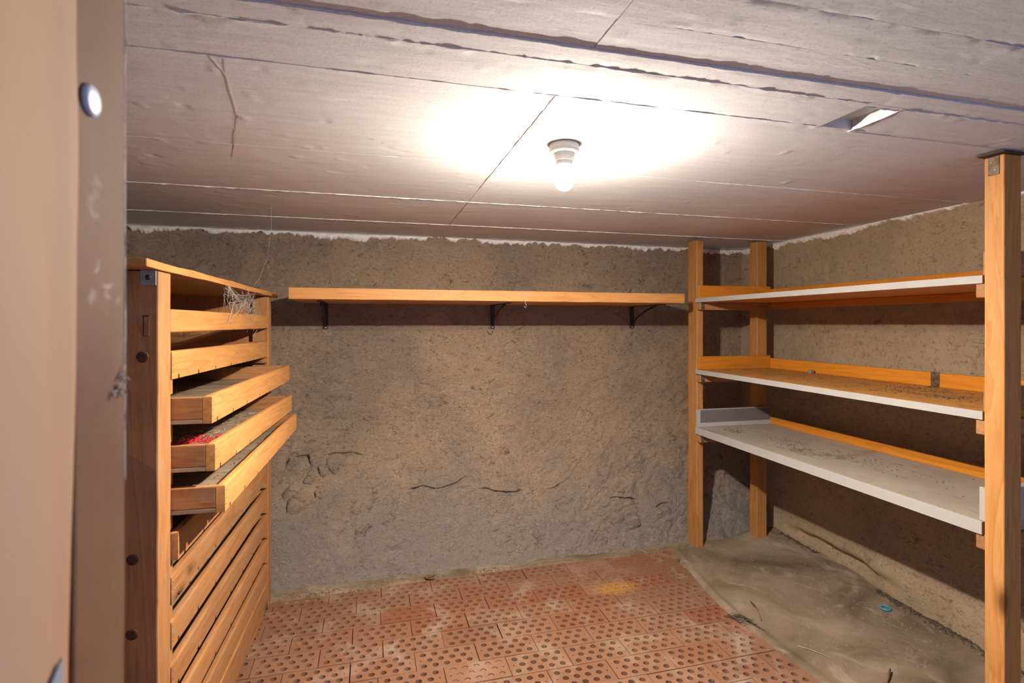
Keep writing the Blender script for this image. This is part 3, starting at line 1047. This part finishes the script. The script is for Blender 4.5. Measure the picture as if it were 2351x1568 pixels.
# brown liquid stain on the front of the sixth tray
ms = mat_wood('stained_old_pine', 'y', OLD_L, OLD_D, 0.65, (0.28, 0.20, 0.13), 0.5)
nt = ms.node_tree; b = nt.nodes['Principled BSDF']
src = b.inputs['Base Color'].links[0].from_socket
pv = position(nt)
sx = nt.nodes.new('ShaderNodeVectorMath'); sx.operation = 'SUBTRACT'
nt.links.new(pv, sx.inputs[0]); sx.inputs[1].default_value = (-0.512, 1.80, -0.735)
sm = nt.nodes.new('ShaderNodeVectorMath'); sm.operation = 'MULTIPLY'
nt.links.new(sx.outputs[0], sm.inputs[0]); sm.inputs[1].default_value = (1.0, 10.0, 22.0)
ln = nt.nodes.new('ShaderNodeVectorMath'); ln.operation = 'LENGTH'
nt.links.new(sm.outputs[0], ln.inputs[0])
dd = mth(nt, 'ADD', ln.outputs['Value'], mth(nt, 'MULTIPLY', noise(nt, pv, 14, 4, 0.6, 0.5), 0.9))
nt.links.new(mixc(nt, ramp(nt, dd, [(0.5, (0.85,) * 3), (1.35, (0, 0, 0))]), src, (0.085, 0.032, 0.010)), b.inputs['Base Color'])
for ch in trays[5].children:
    if ch.name.startswith('front_board'):
        ch.data = ch.data.copy()
        ch.data.materials[0] = ms
# straw and leaf litter lying in the middle pulled-out tray
items = []
for _ in range(260):
    x = rnd.uniform(-0.40, -0.03); y = rnd.uniform(0.10, 1.10)
    a = rnd.uniform(0, math.pi); l = rnd.uniform(0.008, 0.035)
    p = tray_pt(2, x, y, -0.064 + rnd.uniform(0.0, 0.006))
    dv = Vector((math.cos(a) * l, math.sin(a) * l, 0))
    items.append(([p - dv * 0.5, p + Vector((0, 0, rnd.uniform(0, .004))), p + dv * 0.5], rnd.uniform(0.0006, 0.0016)))
o = tubes('straw_litter', items, M['straw'], None, 4)
tag(o, 'dry straw and leaf litter strewn in the middle pulled-out tray', 'straw', kind='stuff')
# red net: crumpled strands
items = []
for k in range(46):
    cx_, cy_ = rnd.uniform(-0.16, -0.045), rnd.uniform(0.05, 0.33)
    pts = []
    a0 = rnd.uniform(0, 6.28); rr = rnd.uniform(0.02, 0.055)
    for j in range(9):
        a = a0 + j * 0.35
        pts.append(tray_pt(2, cx_ + rr * 0.55 * math.cos(a), cy_ + rr * 1.3 * math.sin(a), -0.055 + 0.028 * math.exp(-((cy_ - 0.19) / 0.12) ** 2) + 0.008 * math.sin(a * 2.3 + k)))
    items.append((pts, 0.0011))
o = tubes('red_net', items, M['red'], None, 5)
tag(o, 'crumpled red plastic net lying in the middle pulled-out tray', 'net')
# crumbs in the lowest pulled-out tray
items = []
for _ in range(40):
    p = tray_pt(3, rnd.uniform(-0.2, -0.03), rnd.uniform(0.15, 1.0), -0.0625)
    q = p + Vector((rnd.uniform(-.004, .004), rnd.uniform(-.004, .004), 0.001))
    items.append(([p, q], rnd.uniform(0.0008, 0.002)))
o = tubes('tray_crumbs', items, M['soil'], None, 5)
tag(o, 'dark crumbs scattered on the slats of the lowest pulled-out tray', 'crumbs', kind='stuff')

# ------------------------------------------------------------------ wall shelf on the back wall
ws = empty('wall_shelf', (0.71, 3.36, 0.12))
tag(ws, 'long plain pine board shelf on iron brackets along the back wall', 'shelf')
SX0, SX1, SY0 = -0.375, 1.800, 2.785
o = box('shelf_board', SX0 - 0.71, SX1 - 0.71, SY0 - 3.36, 0.004, 0.0, 0.056, M['pine_x'], ws, 0.002, 1, 0.0008, 12, 9)
for bx_ in (-0.245, 0.77, 1.755):
    x = bx_ - 0.71
    b0 = box('bracket', x - 0.014, x + 0.014, -0.42, -0.004, -0.0045, -0.0004, M['dark_metal'], ws, 0.001)
    leg = box('wall_leg', x - 0.014, x + 0.014, -0.010, -0.004, -0.150, -0.0048, M['dark_metal'], b0, 0.001)
    leg.location = leg.location - b0.location
    v, f = tube_geo([(x, -0.33, -0.006), (x, -0.20, -0.035), (x, -0.07, -0.085), (x, -0.010, -0.135)], 0.0065, 8)
    st = obj_from('brace', v, f, M['dark_metal'], b0, True)
    st.location = -b0.location
    bolt = lathe('bolt', [(0.0, 0.0), (0.007, 0.0), (0.007, 0.004), (0.003, 0.006), (0.0, 0.006)], M['grey_metal'], b0, 8)
    bolt.rotation_euler = (math.pi / 2, 0, 0); bolt.location = Vector((x, -0.010, -0.143)) - b0.location
# wire hook hanging on the shelf front
o = tubes('wire_hook', [([(0.800, 2.7825, 0.180), (0.803, 2.780, 0.168), (0.812, 2.779, 0.135), (0.822, 2.779, 0.106), (0.826, 2.779, 0.094), (0.823, 2.779, 0.087), (0.817, 2.780, 0.088), (0.813, 2.780, 0.094)], 0.0014)], M['white_edge'], None, 6)
tag(o, 'thin pale wire hook hanging over the wall shelf front', 'hook')
hy_ = float(back_y(np.array([0.76]), np.array([-0.04]))[0])
o = tubes('wall_hook', [([(0.735, hy_ + 0.004, -0.045), (0.740, hy_ - 0.016, -0.055), (0.752, hy_ - 0.022, -0.068), (0.766, hy_ - 0.018, -0.062), (0.768, hy_ - 0.016, -0.046)], 0.0022)], M['metal'], None, 6)
tag(o, 'small rusty hook stuck in the back wall below the shelf', 'hook')

# ------------------------------------------------------------------ three-board shelving unit on the right
SA = -0.0275
su = empty('shelving_unit', (1.923, 1.280, FZ), SA)
tag(su, 'wooden post shelving with three white-edged boards along the side wall', 'shelving')
p1 = box('post', 0.0117, 0.0567, 1.652, 1.752, 0.0, zl(0.522), M['pine_z'], su, 0.003, 1, 0.0008, 8, 12)
box('post', 0.452, 0.525, 1.660, 1.732, 0.0, zl(0.530), M['pine_z'], su, 0.003, 1, 0.0008, 8, 13)
p3 = box('post', -0.0170, 0.0540, -0.071, -0.014, 0.0, zl(0.5275), M['pine_z'], su, 0.002, 1, 0.0005, 10, 14)
box('post', 0.452, 0.525, -0.071, -0.014, 0.0, zl(0.530), M['pine_z'], su, 0.003)
SD = 0.545
ZT, ZM, ZBm = zl(0.157), zl(-0.285), zl(-0.643)


def shelf(zt, th, y0, y1, mat, edge, bottom=None):
    s = box('shelf_board', 0.004, SD, y0, y1, zt - th, zt, mat, su, 0.001)
    e = box('edging', -0.002, 0.0038, y0, y1, zt - th, zt, edge, s, 0.0006)
    e.location = e.location - s.location
    return s


s1 = shelf(ZT, 0.026, 0.002, 1.648, M['orange_y'], M['white_edge'])
s2 = shelf(ZM, 0.027, 0.002, 1.648, M['dusty_shelf'], M['white_edge'])
s3 = shelf(ZBm, 0.042, 0.004, 1.648, M['dirty_white'], M['white_edge'])
# end stops between the posts, back strips along the wall, bearers under the boards
for zt, h, mt in ((ZT, 0.080, 'orange_x'), (ZM, 0.081, 'orange_x')):
    box('end_stop', 0.012, 0.528, 1.6300, 1.6505, zt + 0.0004, zt + h, M[mt], su, 0.0015)
    box('end_stop', 0.012, 0.528, -0.0135, 0.010, zt + 0.0004, zt + h, M['old_x'], su, 0.0015)
    box('back_strip', SD - 0.020, SD, 0.011, 1.6295, zt + 0.0004, zt + 0.064, M['orange_y'], su, 0.0015)
e = box('end_stop', 0.004, 0.528, 1.6300, 1.6505, ZBm + 0.0004, ZBm + 0.110, M['white_edge'], su, 0.001)
g = box('inset_panel', 0.022, 0.526, 1.6285, 1.6300, ZBm + 0.028, ZBm + 0.106, M['grey_panel'], e, 0.0004)
g.location = g.location - e.location
box('end_stop', 0.006, 0.528, -0.0135, 0.018, ZBm + 0.0004, ZBm + 0.110, M['white_edge'], su, 0.002)
box('back_strip', SD - 0.020, SD, 0.019, 1.6295, ZBm + 0.0004, ZBm + 0.045, M['orange_y'], su, 0.0015)
for zt, th, hb in ((ZT, 0.026, 0.046), (ZM, 0.027, 0.050), (ZBm, 0.042, 0.050)):
    box('bearer', 0.010, 0.526, 1.6120, 1.6515, zt - th - hb, zt - th - 0.0004, M['old_x'], su, 0.002)
    box('bearer', 0.006, 0.526, -0.0135, 0.0280, zt - th - hb, zt - th - 0.0004, M['old_x'], su, 0.002)
    box('back_bearer', SD - 0.030, SD - 0.002, 0.0285, 1.6115, zt - th - hb * 0.8, zt - th - 0.0004, M['orange_y'], su, 0.002)
    a = box('angle_bracket', 0.014, 0.038, 1.6085, 1.6118, zt - th - hb, zt - th - 0.001, M['metal'], su, 0.0006)
    sc_ = lathe('screw', [(0.0, 0.0), (0.0035, 0.0), (0.0025, 0.0014), (0.0, 0.0014)], M['grey_metal'], a, 10)
    sc_.rotation_euler = (math.pi / 2, 0, 0); sc_.location = (0.0, -0.0016, 0.0)
# metal plate on the middle back strip
a = box('angle_bracket', SD - 0.0225, SD - 0.0202, 0.550, 0.590, ZM + 0.004, ZM + 0.068, M['metal'], su, 0.0006)
a2 = box('foot', SD - 0.055, SD - 0.0226, 0.550, 0.590, ZM + 0.0006, ZM + 0.0032, M['metal'], a, 0.0006)
a2.location = a2.location - a.location
for zz in (-0.010, 0.014):
    sc_ = lathe('screw', [(0.0, 0.0), (0.0035, 0.0), (0.0025, 0.0014), (0.0, 0.0014)], M['grey_metal'], a, 10)
    sc_.rotation_euler = (0, -math.pi / 2, 0); sc_.location = (-0.0011, 0.006 if zz > 0 else -0.006, zz)
# shim and screwed plate at the head of the near post
bm = bmesh.new()
bmesh.ops.create_cube(bm, size=1.0)
for v in bm.verts:
    v.co = Vector((v.co.x * 0.10, v.co.y * 0.075, v.co.z * (0.010 if v.co.x > 0 else 0.005)))
bmesh.ops.bevel(bm, geom=list(bm.edges), offset=0.0015, segments=1, affect='EDGES')
sh = obj_bm('shim', bm, M['soil'], su, False, (0.012, -0.040, zl(0.5335)), (0, 0, 0.1))
pl = box('head_plate', -0.0200, -0.0172, -0.0585, -0.0265, zl(0.468), zl(0.526), M['metal'], su, 0.0012, 2)
for dy, dz in ((0.006, 0.012), (-0.006, -0.014)):
    sc_ = lathe('screw', [(0.0, 0.0), (0.0040, 0.0), (0.003, 0.0015), (0.0, 0.0015)], M['grey_metal'], pl, 10)
    sc_.rotation_euler = (0, -math.pi / 2, 0); sc_.location = (-0.0014, dy, dz)


def su_pt(x, y, z):
    c, s = math.cos(SA), math.sin(SA)
    return Vector((1.923 + x * c - y * s, 1.280 + x * s + y * c, z + FZ))


# soil crumbs lying on the two lower boards
def crumbs(name, zt, spots, n, label, seed):
    r = random.Random(seed)
    bm = bmesh.new()
    for _ in range(n):
        sx, sy, wx_, wy_ = r.choice(spots)
        x = min(SD - 0.03, max(0.02, r.gauss(sx, wx_))); y = min(1.6, max(0.03, r.gauss(sy, wy_)))
        p = su_pt(x, y, zt)
        s = r.uniform(0.0006, 0.0026)
        g_ = bmesh.ops.create_icosphere(bm, subdivisions=1, radius=s)
        for v in g_['verts']:
            v.co = Vector((v.co.x * r.uniform(0.7, 1.6), v.co.y * r.uniform(0.7, 2.2), v.co.z * 0.55)) + p + Vector((0, 0, s * 0.35))
    o = obj_bm(name, bm, M['soil'])
    tag(o, label, 'soil', kind='stuff')


crumbs('soil_crumbs', ZM, [(0.22, 0.42, 0.035, 0.13), (0.36, 0.50, 0.05, 0.10), (0.25, 0.30, 0.04, 0.06), (0.20, 0.9, 0.08, 0.3), (0.35, 1.2, 0.1, 0.2)], 900, 'dark soil crumbs strewn over the middle shelving board', 1)
crumbs('soil_crumbs', ZBm, [(0.18, 1.0, 0.04, 0.10), (0.24, 1.15, 0.04, 0.1), (0.15, 1.48, 0.03, 0.05), (0.30, 0.7, 0.06, 0.2)], 620, 'dark soil crumbs strewn over the lowest white shelving board', 2)
# small grey block left on the middle board
pb = su_pt(0.49, 1.255, ZM + 0.0105)
o = box('wood_block', pb.x - 0.012, pb.x + 0.012, pb.y - 0.010, pb.y + 0.010, pb.z - 0.0100, pb.z + 0.010, M['grey_metal'], None, 0.002)
tag(o, 'small grey block lying on the middle shelving board', 'block')

# ------------------------------------------------------------------ small things on the floor
def floor_z(x, y):
    j = int(np.clip(np.searchsorted(gy_f, y), 0, len(gy_f) - 1)); i = int(np.clip(np.searchsorted(gx_f, x), 0, len(gx_f) - 1))
    return float(z_f[j, i])


gx_f, gy_f, z_f = np.linspace(XL - 0.03, XR + 0.03, 400), np.linspace(-0.32, 3.42, 360), z
rg = [(0.0195, 0.0), (0.0225, 0.0), (0.0230, 0.006), (0.0205, 0.0095), (0.0185, 0.0085), (0.0180, 0.004), (0.0195, 0.0)]
vs = []; fs = []; n = 28
for r_, z_ in rg[:-1]:
    for k in range(n):
        a = 2 * math.pi * k / n
        vs.append((r_ * math.cos(a), r_ * math.sin(a), z_))
m_ = len(rg) - 1
for i in range(m_):
    for k in range(n):
        fs.append((i * n + k, i * n + (k + 1) % n, ((i + 1) % m_) * n + (k + 1) % n, ((i + 1) % m_) * n + k))
o = obj_from('bottle_ring', vs, fs, M['blue'], None, True, (2.440, 2.055, floor_z(2.44, 2.055) + 0.001))
tag(o, 'bright blue plastic ring lying on the concrete by the wall foot', 'ring')


def twig(label, pts, r, mat='twig'):
    P = [(x, y, floor_z(x, y) + r * 0.8 + dz) for x, y, dz in pts]
    o = tubes('twig', [(P, [r * (1 - 0.5 * i / len(P)) for i in range(len(P))])], M[mat], None, 7)
    return tag(o, label, 'twig', 'twigs on the floor')


twig('dark bent twig upright beside the brick edge', [(1.790, 2.135, 0.0), (1.808, 2.175, 0.012), (1.83, 2.225, 0.016), (1.850, 2.285, 0.006)], 0.0036)
twig('short brown twig near the shelving post at the bottom edge', [(1.935, 1.630, 0.0), (1.975, 1.652, 0.006), (2.020, 1.682, 0.010)], 0.0055)
twig('thin pale straw lying along the concrete next to the bricks', [(1.800, 1.925, 0.0), (1.825, 1.885, 0.003), (1.850, 1.850, 0.002), (1.868, 1.815, 0.0)], 0.0018, 'straw')
items = []
for k in range(14):
    r = random.Random(k + 50)
    x, y = 1.66 + r.uniform(-.01, .02), 2.19 + r.uniform(-.02, .02)
    pts = []
    for j in range(8):
        pts.append((x, y, max(floor_z(x, y), FZ) + 0.004 + r.uniform(0, 0.008)))
        x += r.uniform(0.0, 0.016); y += r.uniform(-0.026, 0.006)
    items.append((pts, 0.0012))
o = tubes('root_tangle', items, M['soil'], None, 5)
tag(o, 'tangle of dark thin roots on the brick edge', 'roots')
# shrivelled leaf by the back wall
items = []
for k in range(16):
    r = random.Random(k + 80)
    p = Vector((0.325 + r.uniform(-.02, .02), 2.945 + r.uniform(-.012, .012), FZ + 0.010))
    items.append(([p, p + Vector((r.uniform(-.02, .02), r.uniform(-.01, .01), r.uniform(.002, .016))), p + Vector((r.uniform(-.03, .03), r.uniform(-.02, .02), r.uniform(0, .006)))], r.uniform(0.0015, 0.004)))
o = tubes('dried_leaf', items, M['twig'], None, 6)
tag(o, 'shrivelled brown leaf clump on the bricks at the back wall', 'leaf')
# grit on the concrete
bm = bmesh.new()
r = random.Random(99)
for _ in range(520):
    y = r.uniform(1.4, 2.9); x = r.uniform(1.72, 2.52) if r.random() < 0.6 else min(2.53, r.gauss(2.43, 0.06))
    s = r.uniform(0.0008, 0.0034)
    g_ = bmesh.ops.create_icosphere(bm, subdivisions=1, radius=s)
    for v in g_['verts']:
        v.co = Vector((v.co.x * r.uniform(0.8, 1.4), v.co.y, v.co.z * 0.6)) + Vector((x, y, floor_z(x, y) + s * 0.3))
o = obj_bm('grit', bm, M['mortar'])
tag(o, 'fine grit and crumbs scattered over the bare concrete strip', 'grit', kind='stuff')
bm = bmesh.new()
r = random.Random(123)
for _ in range(1700):
    y = r.uniform(1.45, 2.95)
    if vnoise(np.array([y * 7.0]), np.array([0.5]), 3)[0] < -0.12:
        continue
    x = float(right_x(y)) - 0.055 * float(sstep(2.45, 2.1, y)) - abs(r.gauss(0.0, 0.022)) + 0.006
    s = r.uniform(0.0012, 0.0065) * r.random() ** 0.5
    g_ = bmesh.ops.create_icosphere(bm, subdivisions=1, radius=s)
    for v in g_['verts']:
        v.co = Vector((v.co.x * r.uniform(0.8, 1.4), v.co.y * r.uniform(0.8, 2.0), v.co.z * 0.7)) + Vector((x, y, floor_z(x, y) + s * 0.3))
o = obj_bm('soil_crumbs', bm, M['soil'])
tag(o, 'dark soil crumbs lying along the foot of the side wall', 'soil', kind='stuff')

bm = bmesh.new()
r = random.Random(321)
for _ in range(1300):
    x = r.uniform(-0.45, 1.95)
    y = 2.985 - abs(r.gauss(0.0, 0.022)) - (0.05 * r.random() if x < 0.0 else 0.0)
    s = r.uniform(0.0012, 0.006) * r.random() ** 0.7
    g_ = bmesh.ops.create_icosphere(bm, subdivisions=1, radius=s)
    zf = max(floor_z(x, y), FZ if y < 2.945 else -9)
    for v in g_['verts']:
        v.co = Vector((v.co.x * r.uniform(0.8, 1.8), v.co.y, v.co.z * 0.6)) + Vector((x, y, zf + s * 0.25))
o = obj_bm('dirt_crumbs', bm, M['dirt'])
tag(o, 'brown dirt crumbs along the foot of the back wall', 'dirt', kind='stuff')

# ------------------------------------------------------------------ cobwebs
r = random.Random(5)
items = []
cen = Vector((-0.475, 2.34, 0.06))
top = [Vector((-0.50 + r.uniform(-.02, .02), r.uniform(2.05, 2.65), 0.137)) for _ in range(16)]
mid_ = [Vector((-0.492 + r.uniform(-.03, .02), r.uniform(2.15, 2.60), r.uniform(0.0, 0.11))) for _ in range(40)]
for a in top:
    for b_ in r.sample(mid_, 3):
        m1 = (a + b_) / 2 + Vector((r.uniform(-.006, .006), r.uniform(-.01, .01), -r.uniform(0.004, 0.02)))
        items.append(([a, m1, b_], r.uniform(0.0003, 0.0008)))
for a in mid_:
    for b_ in r.sample(mid_, 2):
        if (a - b_).length < 0.20:
            items.append(([a, (a + b_) / 2 + Vector((0, 0, -0.008)), b_], r.uniform(0.0003, 0.0009)))
for _ in range(70):
    p = Vector((-0.488 + r.gauss(0, .01), r.gauss(2.50, .05), r.gauss(0.055, .035)))
    q = [p]
    for j in range(4):
        q.append(q[-1] + Vector((r.uniform(-.006, .006), r.uniform(-.016, .016), r.uniform(-.012, .010))))
    items.append((q, r.uniform(0.0004, 0.0010)))
o = tubes('cobweb', items, M['web'], None, 4)
tag(o, 'dusty cobweb hanging below the top board of the tray rack', 'cobweb')
items = [([(-0.345, 1.0, CZ + 0.0015), (-0.315, 1.12, CZ + 0.0015), (-0.30, 1.30, CZ + 0.0015), (-0.33, 1.55, CZ + 0.0015), (-0.43, 1.92, CZ + 0.0015)], 0.0004),
         ([(-0.25, 1.0, CZ + 0.0015), (-0.27, 1.16, CZ + 0.0015), (-0.30, 1.30, CZ + 0.0015)], 0.0003)]
o = tubes('cobweb', items, M['web'], None, 5)
tag(o, 'long pale cobweb strand under the ceiling near the door frame', 'cobweb')
items = [([(-0.42, 2.60, CZ - 0.002), (-0.425, 2.62, 0.42), (-0.44, 2.62, 0.30), (-0.47, 2.60, 0.20), (-0.49, 2.56, 0.16)], 0.0005)]
o = tubes('cobweb', items, M['web'], None, 5)
tag(o, 'thin cobweb thread hanging from the ceiling to the rack top', 'cobweb')
items = []
for k in range(7):
    a0 = 6.28 * k / 7 + 0.4
    p = Vector((lx, ly, CZ - 0.05)) + Vector((0.03 * math.cos(a0), 0.03 * math.sin(a0), 0))
    q = Vector((lx, ly, CZ - 0.026)) + Vector((0.044 * math.cos(a0 + .5), 0.044 * math.sin(a0 + .5), 0))
    items.append(([p, (p + q) / 2 + Vector((0.003, 0, -0.003)), q], 0.0005))
o = tubes('cobweb', items, M['web'], None, 4)
tag(o, 'fine cobweb threads spun around the lamp holder', 'cobweb')
